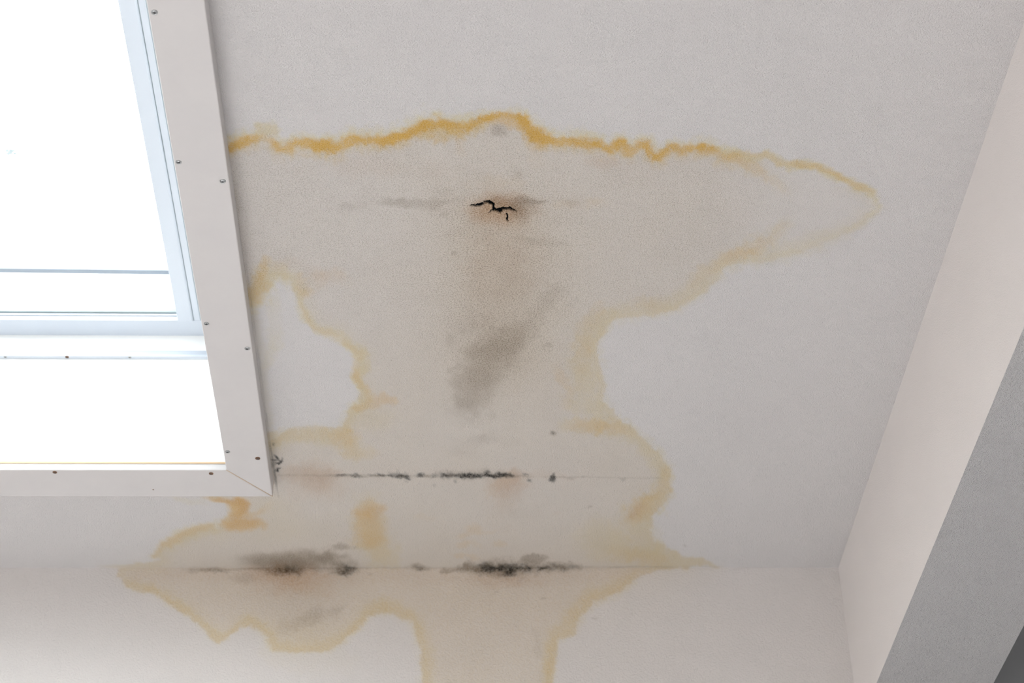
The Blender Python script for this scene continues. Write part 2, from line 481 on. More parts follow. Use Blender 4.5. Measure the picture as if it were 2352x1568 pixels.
    F.line('ochre', [(684, 694, 8, .12), (712, 745, 8, .15), (775, 776, 10, .15), (822, 812, 12, .12), (816, 862, 12, .35), (830, 885, 12, .22), (845, 885, 10, .3), (850, 912, 14, .26), (905, 918, 12, .30)], 1.0, gain=.3)
    F.line('ochre', [(820, 938, 10, .30), (850, 925, 14, .32), (880, 918, 15, .34), (905, 917, 11, .28)], 1.0, gain=.2)
    F.line('ochre', [(620, 1000, 14, .3), (635, 1003, 20, .26), (660, 1000, 16, .12), (700, 1000, 14, .10), (750, 995, 14, .14), (775, 1000, 26, .24), (800, 1003, 26, .30), (820, 1000, 14, .15)], 1.0, gain=.3)
    F.line('ochre', [(780, 1015, 22, .18), (800, 1030, 22, .22), (835, 1044, 13, .14), (865, 1040, 10, .06)], 1.0, gain=.3)
    F.line('yellow', [(625, 1008, 26, .8), (700, 1000, 20, .5), (780, 1008, 34, .8), (810, 1030, 30, .7), (850, 1042, 16, .4)], .9, gain=.3)
    F.blob('yellow', 860, 960, 60, 36, .35, soft=1)
    # faint wash on the clean island beside the casing
    F.line('yellow', [(630, 690, 22, .18), (634, 740, 20, .18), (628, 790, 22, .3), (610, 840, 14, .15)], .9, gain=.4)
    F.line('yellow', [(585, 720, 16, .25), (600, 830, 14, .25), (612, 930, 14, .25), (620, 980, 14, .3)], .7)
    # ---- below the casing
    F.line('ochre', [(470, 1143, 9, .4), (500, 1145, 8, .9), (525, 1150, 9, 1)], 0.8)
    F.line('ochre', [(535, 1156, 14, .95), (548, 1155, 20, .9), (565, 1160, 15, .9)], 0.8, gain=.2)
    F.line('ochre', [(548, 1160, 22, .9), (545, 1180, 20, .85), (540, 1196, 24, .8), (520, 1204, 14, .7), (560, 1205, 18, .7), (590, 1200, 18, .75), (606, 1206, 13, .6)], 0.9, gain=.2)
    F.blob('ochre', 556, 1205, 60, 15, .8, soft=.6, rough=.3, size=14)
    F.blob('ochre', 548, 1172, 32, 36, .75, soft=.6, rough=.3, size=14)
    F.line('ochre', [(565, 1190, 10, .4), (600, 1174, 10, .4), (618, 1160, 9, .15)], 0.9, gain=.4)
    F.line('rust_brown', [(500, 1145, 6, .3), (530, 1150, 8, .45), (560, 1155, 11, .45), (570, 1162, 8, .45), (545, 1185, 14, .25), (530, 1205, 12, .2), (590, 1198, 12, .25)], 0.8)
    F.line('ochre', [(482, 1206, 11, .3), (450, 1214, 11, .35), (415, 1228, 11, .4), (395, 1242, 12, .38), (370, 1258, 10, .3), (356, 1274, 8, .2)], 1.0, gain=.3)
    F.line('yellow', [(500, 1210, 18, .8), (450, 1220, 20, .8), (410, 1232, 20, .8), (375, 1258, 16, .7), (355, 1275, 12, .6)], .8)
    F.line('yellow', [(400, 1143, 10, .5), (440, 1148, 10, .4), (470, 1155, 10, .3)], .7)
    F.blob('yellow', 640, 1215, 130, 40, .25, soft=1)
    F.blob('yellow', 620, 1165, 80, 34, .3, soft=1)
    # square patch at 850,1200 and small ones at 1090,1240
    F.line('ochre', [(820, 1172, 17, .36), (850, 1166, 24, .50), (878, 1170, 18, .40)], 1.0, gain=.3)
    F.blob('ochre', 850, 1205, 56, 62, .30, soft=.7, rough=.2, size=20)
    F.blob('ochre', 850, 1238, 50, 26, .22, soft=.9, rough=.25, size=20)
    F.line('ochre', [(836, 1190, 30, .30), (850, 1215, 40, .24), (845, 1235, 34, .34), (862, 1240, 30, .30), (875, 1262, 26, .14)], 0.9, gain=.3)
    F.line('yellow', [(845, 1160, 40, .5), (850, 1200, 56, .7), (855, 1240, 56, .8), (880, 1270, 44, .7), (900, 1288, 26, .5)], .9)
    F.line('rust_brown', [(830, 1176, 14, .10), (875, 1172, 13, .14), (855, 1186, 22, .12)], 1)
    for (x, y, rx, ry, s) in [(1086, 1215, 26, 13, .26), (1068, 1230, 22, 9, .24), (1064, 1252, 18, 8, .2), (1076, 1246, 20, 8, .16), (1146, 1250, 18, 9, .24),
                              (1056, 1277, 20, 7, .24), (1086, 1279, 18, 7, .2), (1118, 1222, 22, 8, .14), (1100, 1254, 16, 6, .14),
                              (965, 1185, 18, 8, .10), (985, 1192, 14, 7, .08), (1080, 1300, 14, 5, .05)]:
        F.blob('ochre', x, y, rx, ry, s, soft=.8, rough=.35)
    # ---- wall below
    W = [(290, 1335, 10, .4), (313, 1347, 12, .6), (349, 1354, 12, .65), (376, 1366, 12, .6), (390, 1384, 12, .7), (420, 1398, 13, .7), (440, 1410, 12, .6), (462, 1432, 13, .55), (486, 1456, 13, .55), (507, 1466, 14, .6),
         (527, 1456, 12, .5), (551, 1436, 12, .55), (572, 1424, 12, .55), (602, 1438, 13, .6), (622, 1464, 14, .55), (634, 1484, 15, .55), (680, 1490, 16, .5), (750, 1485, 16, .4), (779, 1472, 16, .4),
         (812, 1450, 14, .6), (832, 1428, 13, .65), (850, 1402, 16, .6), (880, 1396, 22, .7), (900, 1396, 20, .6), (930, 1410, 20, .5), (953, 1430, 16, .55), (966, 1460, 20, .5), (978, 1500, 22, .45), (980, 1640, 24, .45)]
    F.line('yellow', [(a, b - 2, w * 1.15, s) for a, b, w, s in W], 0.9, gain=.25)
    F.line('ochre', [(a, b, w * .8, s) for a, b, w, s in W], 0.15, gain=.4)
    W2 = [(1440, 1335, 26, .4), (1400, 1358, 26, .55), (1350, 1375, 30, .5), (1325, 1405, 28, .6), (1305, 1435, 26, .5), (1275, 1462, 20, .6), (1262, 1500, 18, .75), (1256, 1640, 18, .75)]
    F.line('yellow', W2, 0.8, gain=.25)
    F.line('ochre', [(a, b, w * .7, s) for a, b, w, s in W2], 0.16, gain=.4)
    F.blob('yellow', 700, 1450, 120, 50, .3, soft=1)
    F.line('yellow', [(620, 1500, 30, .3), (700, 1515, 40, .3), (800, 1520, 30, .2)], .5)
    # ---- brown under the crack and down the middle
    F.blob('rust_brown', 1152, 480, 92, 40, .62, soft=1.1, rough=.15, size=20)
    F.blob('mould', 1160, 478, 80, 32, .26, soft=1.1, rough=.2, size=20)
    F.blob('rust_brown', 1140, 488, 72, 34, .45, soft=.9, rough=.2, size=16)
    F.blob('ochre', 1140, 486, 66, 32, .16, soft=1, rough=.2)
    F.blob('mould', 1175, 462, 60, 12, .22, soft=1, rough=.3, size=14)
    F.blob('mould', 1200, 478, 34, 26, .3, soft=1.0, rough=.3, size=14)
    F.blob('rust_brown', 1158, 490, 82, 40, .18, soft=1.0)
    F.line('rust_brown', [(1145, 490, 70, .10), (1150, 570, 100, .15), (1148, 640, 105, .11), (1140, 720, 90, .04)], 1.0, gain=.3)
    F.line('damp', [(1150, 480, 60, .5), (1160, 560, 70, .55), (1150, 660, 80, .4), (1180, 760, 70, .2)], .9)
    F.line('mould', [(1120, 520, 90, .07), (1150, 600, 110, .10), (1150, 690, 110, .10)], 1, gain=.4)
    F.line('ochre', [(1040, 330, 20, .0), (1055, 318, 20, .16), (1060, 345, 16, .08)], 1)
    F.line('ochre', [(1225, 325, 22, .2), (1232, 350, 18, .14), (1232, 375, 16, .07)], 1, gain=.5)
    F.blob('rust_brown', 1385, 375, 60, 16, .13, soft=1, rough=.5, size=24)
    F.blob('rust_brown', 870, 385, 200, 30, .07, soft=1, rough=.5, size=40)
    F.blob('ochre', 1140, 420, 90, 20, .08, soft=1, rough=.5, size=24)
    F.line('ochre', [(1280, 474, 14, .1), (1320, 468, 16, .08), (1370, 465, 14, .10), (1400, 464, 14, .03)], 1, gain=.6)
    F.blob('ochre', 1090, 278 + 10, 30, 14, .1, soft=1)
    # ---- grey mould along the upper joint
    for (x, y, rx, ry, s) in [(925, 464, 48, 9, .30), (905, 460, 24, 8, .12), (958, 472, 30, 8, .16), (1000, 468, 24, 12, .22), (1022, 462, 30, 7, .15), (1050, 460, 14, 7, .12),
                              (880, 462, 18, 6, .14), (805, 472, 32, 9, .13), (785, 480, 18, 8, .08), (1010, 440, 28, 8, .10), (1018, 490, 12, 6, .18),
                              (1190, 468, 30, 14, .26), (1215, 462, 32, 7, .34), (1235, 461, 18, 6, .28), (1195, 494, 22, 12, .28), (1310, 464, 30, 7, .12), (1125, 462, 30, 8, .2),
                              (1148, 300, 22, 11, .30), (1140, 306, 16, 8, .14), (1188, 398, 16, 12, .16), (1045, 581, 9, 6, .34), (1280, 510, 26, 9, .08),
                              (1240, 558, 46, 8, .15), (1290, 560, 30, 7, .10), (1210, 548, 30, 7, .12), (1100, 400, 30, 8, .06), (1120, 412, 22, 6, .05)]:
        F.blob('mould', x, y, rx * 1.15, ry * 1.35, s * 1.35, soft=1.0, rough=.3)
    # ---- the large grey patch
    F.line('mould', [(1280, 668, 26, .20), (1258, 695, 26, .22), (1232, 722, 26, .20), (1208, 750, 32, .22), (1180, 775, 54, .30), (1140, 800, 72, .32), (1110, 830, 80, .32), (1095, 880, 66, .30), (1082, 930, 54, .24)], 0.9, gain=.25)
    F.blob('mould', 1160, 785, 76, 46, .24, ang=-25, soft=.55, rough=.3, size=30)
    F.blob('mould', 1120, 835, 104, 52, .20, ang=-40, soft=.5, rough=.3, size=30)
    F.blob('mould', 1090, 890, 66, 70, .18, soft=.5, rough=.3, size=30)
    F.blob('mould', 1095, 804, 44, 18, .20, ang=-30, soft=.8, rough=.3)
    F.blob('mould', 1075, 925, 34, 28, .22, soft=.7, rough=.4)
    F.blob('mould', 1045, 845, 24, 10, .22, ang=-25, soft=.9, rough=.3)
    F.blob('mould', 1034, 780, 14, 20, .22, soft=1, rough=.3)
    F.blob('mould', 1070, 740, 50, 40, .10, soft=1, rough=.3)
    F.line('mould', [(1248, 797, 7, .16), (1256, 791, 7, .30), (1266, 795, 6, .2)], 1)
    F.line('mould', [(1262, 810, 5, .1), (1266, 806, 5, .1)], 1)
    F.blob('mould', 1273, 993, 12, 7, .6, soft=1, rough=.2)
    F.blob('soot_shade', 1272, 993, 6, 4, .35, soft=1)
    F.line('mould', [(1055, 1025, 24, .06), (1090, 1012, 20, .12), (1112, 1006, 12, .26), (1150, 1006, 18, .10), (1190, 1014, 18, .06)], 1, gain=.3)
    F.blob('mould', 1060, 1040, 46, 16, .08, soft=1)
    # ---- middle joint: dark line with black mould dots (v about 1092)
    F.line('rust_brown', [(660, 1088, 20, .2), (700, 1084, 34, .25), (740, 1085, 30, .25), (780, 1090, 14, .15)], 1.0, gain=.3)
    F.blob('mould', 725, 1092, 70, 26, .14, soft=1, rough=.3, size=20)
    F.blob('rust_brown', 725, 1110, 80, 42, .34, soft=1, rough=.3, size=30)
    F.line('rust_brown', [(1180, 1085, 14, .3), (1175, 1100, 24, .35), (1155, 1115, 36, .30), (1160, 1145, 42, .16), (1150, 1180, 50, .07)], 1.0, gain=.3)
    F.line('ochre', [(1150, 1108, 24, .14), (1130, 1125, 20, .12), (1170, 1090, 14, .2)], 1, gain=.3)
    F.line('rust_brown', [(1190, 1092, 12, .14), (1240, 1090, 16, .12), (1290, 1094, 10, .1), (1320, 1096, 6, .06)], 1, gain=.3)
    F.line('mould', [(640, 1091, 4, .2), (700, 1091, 4, .3), (770, 1092, 5, .5), (830, 1092, 5, .6), (880, 1093, 4, .5), (1000, 1093, 4, .3)], .7, gain=.7, rough=False)
    F.line('mould', [(1200, 1094, 3, .2), (1270, 1095, 3, .45), (1350, 1095, 3, .3), (1440, 1097, 3, .25), (1520, 1098, 3, .3)], .5, gain=.9, rough=False)
    dots = [(785, 1092, 14, 4, .45), (815, 1091, 16, 4, .45), (848, 1092, 10, 3, .3), (868, 1092, 9, 4, .65), (876, 1094, 6, 4, .5), (905, 1091, 14, 6, .45),
            (918, 1094, 10, 6, .55), (930, 1091, 10, 5, .4), (936, 1098, 9, 5, .75), (922, 1101, 5, 3, .5), (966, 1093, 11, 6, .75), (1000, 1092, 12, 6, .35), (1018, 1088, 12, 6, .5),
            (1028, 1093, 14, 8, .6), (1048, 1093, 12, 6, .7), (1063, 1092, 12, 7, .7), (1076, 1091, 11, 6, .65), (1090, 1092, 12, 7, .9), (1103, 1093, 12, 6, .65), (1118, 1091, 12, 6, .65),
            (1132, 1093, 12, 6, .75), (1147, 1092, 11, 6, .75), (1161, 1092, 12, 6, .8), (1174, 1093, 9, 6, .7), (1044, 1105, 5, 3, .3), (1209, 1089, 8, 3, .45), (1216, 1101, 8, 5, .5), (1214, 1094, 3, 8, .25),
            (1271, 1092, 9, 5, .75), (1268, 1101, 11, 5, .75), (1274, 1098, 6, 5, .6), (1310, 1094, 12, 4, .14), (1342, 1095, 7, 3, .22), (1430, 1098, 9, 4, .22), (998, 1112, 6, 3, .16), (960, 1110, 4, 2, .2), (932, 1107, 4, 2, .2)]
    for x, y, rx, ry, s in dots:
        F.blob('soot_shade', x, y, rx, ry * 1.2, s, soft=.9, rough=.45, size=7)
    F.blob('mould', 1100, 1090, 110, 14, .35, soft=1, rough=.4)
    F.speckle('soot_shade', 1100, 1092, 92, 9, .62, thr=-.02, size=7)
    F.speckle('soot_shade', 920, 1093, 40, 6, .6, thr=.05, size=8)
    F.speckle('mould', 1010, 1093, 260, 5, .5, thr=.0, size=10)
    F.speckle('soot_shade', 1100, 1092, 70, 12, .5, thr=.25, size=7, seed=77)
    # black spots beside the casing corner
    for x, y, rx, ry, s, a in [(634, 1050, 6, 12, .8, -25), (643, 1057, 9, 6, .75, -20), (639, 1062, 12, 4, .8, -10), (628, 1056, 8, 5, .6, 0), (646, 1050, 5, 5, .4, 0),
                               (638, 1078, 5, 8, .75, 15), (634, 1080, 5, 4, .5, 0), (631, 1020, 4, 5, .4, 0), (641, 1075, 5, 2, .6, -30), (628, 1066, 6, 12, .3, 0)]:
        F.blob('soot_shade', x, y, rx, ry, s, ang=a, soft=.7, rough=.3, size=6)
    F.line('soot_shade', [(562, 560, 2.5, .10), (577, 700, 2.5, .14), (596, 830, 2.5, .16), (615, 980, 3, .2), (625, 1050, 3.5, .4), (634, 1110, 3.5, .35), (640, 1142, 3, .15)], .8, gain=.8, rough=False)  # contact shade of the gap along the casing side, painted dark
    F.blob('mould', 1356, 1165, 8, 5, .4, soft=1)
    F.blob('mould', 1572, 1251, 6, 5, .3, soft=1)
    F.blob('mould', 1816, 1200, 4, 3, .5, soft=1)
    F.blob('mould', 1180, 1180, 60, 26, .08, soft=1, rough=.5)
    F.blob('rust_brown', 1170, 1112, 48, 34, .30, soft=1, rough=.3, size=18)
    F.blob('rust_brown', 1278, 1180, 12, 5, .1, soft=1)
    # ---- corner joint between ceiling and wall: sooty mould
    F.blob('mould', 690, 1286, 105, 26, .45, soft=.8, rough=.25, size=24)
    F.blob('mould', 650, 1290, 112, 26, .72, soft=.9, rough=.25, size=30)
    F.blob('mould', 600, 1285, 60, 18, .25, soft=1, rough=.3)
    F.blob('mould', 750, 1282, 40, 17, .68, soft=.9, rough=.3, size=16)
    F.blob('mould', 735, 1276, 22, 12, .4, soft=1, rough=.3)
    F.blob('mould', 780, 1257, 36, 9, .52, soft=1, rough=.35, size=12)
    F.blob('mould', 700, 1268, 24, 10, .28, soft=1, rough=.4)
    F.blob('mould', 790, 1278, 16, 7, .3, soft=1, rough=.4)
    F.blob('mould', 812, 1290, 14, 9, .35, soft=1, rough=.4)
    F.blob('mould', 790, 1305, 34, 16, .8, soft=.9, rough=.3, size=14)
    F.blob('soot_shade', 797, 1310, 20, 12, .6, soft=1, rough=.5, size=9)
    F.blob('mould', 665, 1305, 70, 20, .7, soft=1, rough=.3, size=18)
    F.blob('soot_shade', 664, 1310, 38, 13, .5, soft=1, rough=.45, size=10)
    F.blob('rust_brown', 655, 1318, 90, 28, .6, soft=1, rough=.3, size=26)
    F.blob('rust_brown', 680, 1340, 110, 36, .30, soft=1, rough=.3, size=26)
    F.blob('ochre', 690, 1345, 60, 24, .10, soft=1, rough=.4, size=26)
    F.blob('rust_brown', 750, 1322, 24, 10, .3, soft=1, rough=.3)
    F.blob('mould', 475, 1308, 55, 8, .55, soft=1, rough=.3)
    F.blob('soot_shade', 505, 1313, 18, 5, .25, soft=1, rough=.4)
    F.blob('mould', 560, 1325, 40, 14, .22, soft=1, rough=.4)
    F.blob('mould', 715, 1420, 80, 24, .30, ang=-18, soft=1, rough=.35, size=26)
    F.blob('mould', 780, 1395, 26, 8, .2, ang=-25, soft=1, rough=.4)
    F.blob('mould', 690, 1400, 120, 60, .12, soft=1, rough=.3)
    F.blob('damp', 660, 1350, 240, 60, .5, soft=1)
    F.blob('damp', 1130, 1370, 240, 90, .5, soft=1)
    F.line('mould', [(440, 1309, 5, .35), (600, 1306, 5, .45), (830, 1304, 4, .4), (900, 1304, 3, .25), (1100, 1303, 4, .4), (1350, 1302, 4, .4), (1500, 1301, 3, .3), (1650, 1301, 3, .15)], .6, gain=.8, rough=False)
    F.line('rust_brown', [(300, 1322, 16, .10), (600, 1322, 24, .16), (900, 1322, 24, .14), (1300, 1322, 24, .14), (1480, 1316, 12, .08)], .7, gain=.3)  # faint brown band on the wall just below the joint
    F.blob('mould', 963, 1304, 28, 9, .75, soft=.9, rough=.25)
    F.blob('soot_shade', 963, 1305, 14, 5, .2, soft=1)
    F.line('mould', [(1020, 1308, 6, .5), (1050, 1306, 8, .65), (1090, 1305, 10, .7)], 1, gain=.4)
    F.line('mould', [(1085, 1303, 18, .6), (1150, 1303, 24, .75), (1190, 1303, 22, .7), (1240, 1302, 14, .6), (1300, 1303, 12, .6), (1335, 1303, 6, .4)], 1, gain=.3)
    for x, y, rx, ry, s in [(1112, 1302, 20, 10, .7), (1132, 1304, 15, 9, .8), (1150, 1302, 15, 8, .65), (1170, 1300, 20, 11, .75), (1172, 1312, 15, 11, .85), (1190, 1302, 15, 8, .7),
                            (1210, 1304, 14, 6, .5), (1155, 1318, 12, 7, .45), (1105, 1320, 12, 7, .3), (1240, 1306, 12, 6, .35), (1275, 1300, 14, 7, .4), (1290, 1308, 12, 8, .4), (1315, 1304, 15, 4, .35), (1235, 1320, 8, 8, .2), (1200, 1328, 20, 6, .12)]:
        F.blob('soot_shade', x, y, rx, ry, s * .8, soft=1, rough=.55, size=9)
    F.speckle('soot_shade', 1180, 1304, 110, 13, .6, thr=.0, size=9, seed=81)
    F.speckle('mould', 1200, 1306, 160, 12, .5, thr=.0, size=12, seed=82)
    F.speckle('mould', 700, 1300, 130, 26, .35, thr=.05, size=16, seed=83)
    F.blob('mould', 1222, 1283, 42, 15, .62, soft=.5, rough=.15)
    F.blob('rust_brown', 1160, 1325, 120, 26, .3, soft=1, rough=.4)
    for x, y in [(1365, 1420), (1250, 1376), (1140, 1361), (850, 1316)]:
        F.blob('mould', x, y, 9, 4, .3, soft=1)
    F.line('mould', [(1230, 1450, 14, .10), (1235, 1500, 14, .10)], 1)
    # stain colours clipped to the outline below the top tide line
    if len(allv):
        keep = smooth(s / 4.0 + 0.6)
        lo = smooth((v[allv] - 440) / 60)                      # the top tide line fades softly on both sides
        keep = 1 - lo * (1 - keep)
        keep = np.maximum(keep, smooth((690 - u[allv]) / 40) * smooth((v[allv] - 610) / 20) * smooth((1010 - v[allv]) / 20) * 0.9)
        for k in ('yellow', 'ochre', 'rust_brown'):
            F.f[k][allv] *= keep
    # ---- the split in the paint: irregular black gap (half widths)
    cr = [[(1081, 471, .8), (1090, 470, 2.0), (1099, 472, 3.2), (1106, 469, 2.4), (1113, 468, .9)],
          [(1112, 462, .8), (1118, 464, 2.4), (1127, 466, 3.0), (1133, 469, 2.6), (1134, 478, 1.0), (1134, 481, 1.4)],
          [(1134, 479, 2.5), (1141, 483, 4.2), (1148, 486, 3.0), (1152, 485, 1.5)],
          [(1134, 484, 1.2), (1128, 485, .9), (1122, 487, .6)],
          [(1147, 481, 1.2), (1155, 478, 3.2), (1163, 479, 4.0), (1171, 479, 3.0), (1179, 480, 2.0), (1186, 486, 1.0)],
          [(1164, 491, 1.1), (1166, 497, 1.4), (1164, 503, 1.2), (1167, 507, .6)]]
    i = F.window(1060, 440, 1210, 530)
    if len(i):
        x = F.u0[i] + 2.6 * fbm(F.u0[i], F.v0[i], 6, 3, 40); y = F.v0[i] + 4.2 * fbm(F.u0[i], F.v0[i], 8, 5, 41)
        best = np.full(len(i), 9.0)
        for L in cr:
            for p, q in zip(L[:-1], L[1:]):
                dx, dy = q[0] - p[0], q[1] - p[1]
                t = np.clip(((x - p[0]) * dx + (y - p[1]) * dy) / (dx * dx + dy * dy), 0, 1)
                d = np.hypot(x - p[0] - t * dx, y - p[1] - t * dy) - (p[2] + t * (q[2] - p[2]))
                best = np.minimum(best, d)
        F.f['crack'][i] = smooth(0.5 - (best - 0.35) / 0.9)


def grid_lines(parts):
    out = []
    for a, b, step in parts:
        n = max(1, int(round((b - a) / step)))
        out += list(np.linspace(a, b, n, endpoint=False))
    out.append(parts[-1][1])
    return np.array(out)


def grid_surface(name, U, V, place, mat, hole=None, stains=True):
    """dense grid with the stain masks as point attributes; place(u, v) -> xyz"""
    uu, vv = np.meshgrid(U, V, indexing='ij')
    P = place(uu.ravel(), vv.ravel())
    nu, nv = len(U), len(V)
    I = np.arange(nu * nv).reshape(nu, nv)
    a = I[:-1, :-1]; b = I[1:, :-1]; c = I[1:, 1:]; d = I[:-1, 1:]
    Q = np.stack([a, b, c, d], -1).reshape(-1, 4)
    if hole:
        mu = (U[:-1] + U[1:]) / 2; mv = (V[:-1] + V[1:]) / 2
        m = (mu[:, None] > hole[0]) & (mu[:, None] < hole[1]) & (mv[None] > hole[2]) & (mv[None] < hole[3])
        Q = Q[~m.ravel()]
        used = np.zeros(len(P), bool); used[Q.ravel()] = True
        remap = np.cumsum(used) - 1
        Q = remap[Q]; P = P[used]
    F = Field(P)
    if stains:
        paint_stains(F)
        P = P.copy()
        if name == 'ceiling':
            P[:, 2] += 0.006 * F.f['crack']             # the split is a real gap, 6 mm deep
    me = bpy.data.meshes.new(name)
    me.vertices.add(len(P)); me.vertices.foreach_set('co', P.astype(np.float32).ravel())
    me.loops.add(Q.size); me.loops.foreach_set('vertex_index', Q.astype(np.int32).ravel())
    me.polygons.add(len(Q)); me.polygons.foreach_set('loop_start', (np.arange(len(Q)) * 4).astype(np.int32))
    me.polygons.foreach_set('use_smooth', np.ones(len(Q), bool))
    me.update(calc_edges=True)
    if stains:
        for k, arr in F.f.items():
            at = me.attributes.new(k, 'FLOAT', 'POINT')
            at.data.foreach_set('value', arr.astype(np.float32))
    me.materials.append(mat)
    o = bpy.data.objects.new(name, me)
    COL.objects.link(o)
    return o


# ------------------------------------------------------------------ room shell
WX0, WX1, WY0, WY1 = -1.52, -0.317, 0.98, 2.3515        # clear opening of the skylight
ROOM = (-3.0, 3.0, -3.0)
XS = grid_lines([(ROOM[0], WX0, .3), (WX0, WX1 - .19, .05), (WX1 - .19, WX1, .006), (WX1, -.26, .003), (-.26, 0.02, .0016), (0.02, .095, .0006), (.095, .42, .0016), (.42, BEAM_X0, .006)])
YS = grid_lines([(ROOM[2], WY0, .3), (WY0, 1.42, .04), (1.42, 1.60, .006), (1.60, 1.768, .0016), (1.768, 1.826, .0009), (1.826, WY1, .0018), (WY1, WALL_Y, .0018)])
ceiling = grid_surface('ceiling', XS, YS, lambda x, y: np.stack([x, y, np.full_like(x, CEIL)], -1), M_CEIL, hole=(WX0, WX1, WY0, WY1))
tag(ceiling, 'white stippled plaster ceiling with a large ochre-edged water stain', 'ceiling', 'structure')

WXS = grid_lines([(ROOM[0], -.70, .1), (-.70, .46, .0018), (.46, BEAM_X1, .008)])
WZS = grid_lines([(0, 2.6, .2), (2.6, 2.78, .006), (2.78, CEIL, .0016)])
wall = grid_surface('wall_back', WXS, WZS, lambda x, z: np.stack([x, np.full_like(x, WALL_Y), z], -1), M_WALL)
wall.data.flip_normals()
tag(wall, 'white plaster wall under the stained ceiling with mould along its top', 'wall', 'structure')

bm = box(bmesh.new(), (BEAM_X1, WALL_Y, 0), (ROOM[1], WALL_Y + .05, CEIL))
tag(obj('wall_back', bm, M_SHADE), 'wall strip beyond the boxed beam with painted-in dark shade', 'wall', 'structure')  # shaded stretch of wall, its darkness put into the colour
bm = box(bmesh.new(), (ROOM[0], ROOM[2], -.1), (ROOM[1], WALL_Y, 0))
tag(obj('floor', bm, M_WOODFLOOR), 'light oak floor of the attic room', 'floor', 'structure')
M_OTHER = plain('white_wall_paint', (0.76, 0.74, 0.72), 0.9).m
bm = box(bmesh.new(), (ROOM[0] - .1, ROOM[2], 0), (ROOM[0], WALL_Y, CEIL))
tag(obj('wall_left', bm, M_OTHER), 'plain white wall on the skylight side of the room', 'wall', 'structure')
bm = box(bmesh.new(), (ROOM[1], ROOM[2], 0), (ROOM[1] + .1, WALL_Y, CEIL))
tag(obj('wall_right', bm, M_OTHER), 'plain white wall far beyond the ceiling beam', 'wall', 'structure')
bm = box(bmesh.new(), (ROOM[0], ROOM[2] - .1, 0), (ROOM[1], ROOM[2], CEIL))
tag(obj('wall_front', bm, M_OTHER), 'plain white wall opposite the mouldy one', 'wall', 'structure')

# downstand beam: smooth white cheek, rough grey underside
beam = empty('trim_1', (BEAM_X0, 0, BEAM_Z))
tag(beam, 'boxed ceiling beam with white side and rough grey underside', 'beam', 'structure')


def rel(o, root):
    o.parent = root
    o.location = -Vector(root.location)
    return o


def sheet(name, xyz, mat):
    b2 = bmesh.new(); b2.faces.new([b2.verts.new(p) for p in xyz]); return obj(name, b2, mat)


t_ = .012
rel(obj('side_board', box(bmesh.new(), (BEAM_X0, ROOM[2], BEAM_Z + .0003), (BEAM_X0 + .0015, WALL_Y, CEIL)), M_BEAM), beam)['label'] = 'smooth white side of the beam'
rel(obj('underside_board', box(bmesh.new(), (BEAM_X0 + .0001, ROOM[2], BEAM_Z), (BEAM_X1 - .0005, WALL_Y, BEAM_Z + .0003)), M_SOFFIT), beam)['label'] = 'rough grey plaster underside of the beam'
# put the white cheek's lower edge flush with the grey face
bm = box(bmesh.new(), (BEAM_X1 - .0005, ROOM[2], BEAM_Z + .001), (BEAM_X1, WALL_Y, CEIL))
rel(obj('side_board', bm, M_SHADE), beam)['label'] = 'far side of the beam with painted-in dark shade'  # shade on this face is painted in by the dark grey
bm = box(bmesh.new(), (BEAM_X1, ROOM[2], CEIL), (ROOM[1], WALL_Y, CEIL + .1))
tag(obj('ceiling_beyond_beam', bm, M_SHADE), 'ceiling beyond the boxed beam with painted-in dark shade', 'ceiling', 'structure')  # shaded ceiling, coloured dark grey for the shadow

# ------------------------------------------------------------------ skylight
win = empty('window_1', (WX1, WY1, CEIL))
tag(win, 'white framed skylight with screwed casing boards beside the water stain', 'skylight', 'structure')
ZC = 2.974
CO_X, CO_Y = -0.2562, 2.4245                     # outer edges of the casing
CX0, CY0 = WX0 - .061, WY0 - .07                 # far sides, outside the picture


def casing(pts_in_out, name='casing_board', label=None):
    bm = bmesh.new()
    ngon_prism(bm, [(x, y, ZC) for x, y in pts_in_out], [(x, y, CEIL) for x, y in pts_in_out])
    o = rel(obj(name, bm, M_CASING), win)
    bevelled(o, .0012)
    if label:
        o['label'] = label
    return o


g_ = .0004
right_board = casing([(WX1, WY1 - g_), (WX1, WY0 + g_), (CO_X, CY0), (CO_X, CO_Y - g_ * 2)])
bottom_board = casing([(WX1 - g_, WY1), (WX0, WY1), (CX0, CO_Y), (CO_X - g_ * 2, CO_Y)])
casing([(WX0, WY1), (WX0, WY0), (CX0, CY0), (CX0, CO_Y)])
casing([(WX1, WY0), (WX0, WY0), (CX0, CY0), (CO_X, CY0)])
# dark joint at the mitre
bm = bmesh.new()
ngon_prism(bm, [(WX1, WY1 - .0008, ZC - .0001), (CO_X, CO_Y - .0011, ZC - .0001), (CO_X, CO_Y - .0001, ZC - .0001), (WX1, WY1 + .0002, ZC - .0001)],
           [(WX1, WY1 - .0006, CEIL), (CO_X, CO_Y - .0010, CEIL), (CO_X, CO_Y, CEIL), (WX1, WY1 + .0002, CEIL)])
rel(obj('mitre_joint', bm, M_SEAM), win)['label'] = 'thin brown mitre joint'


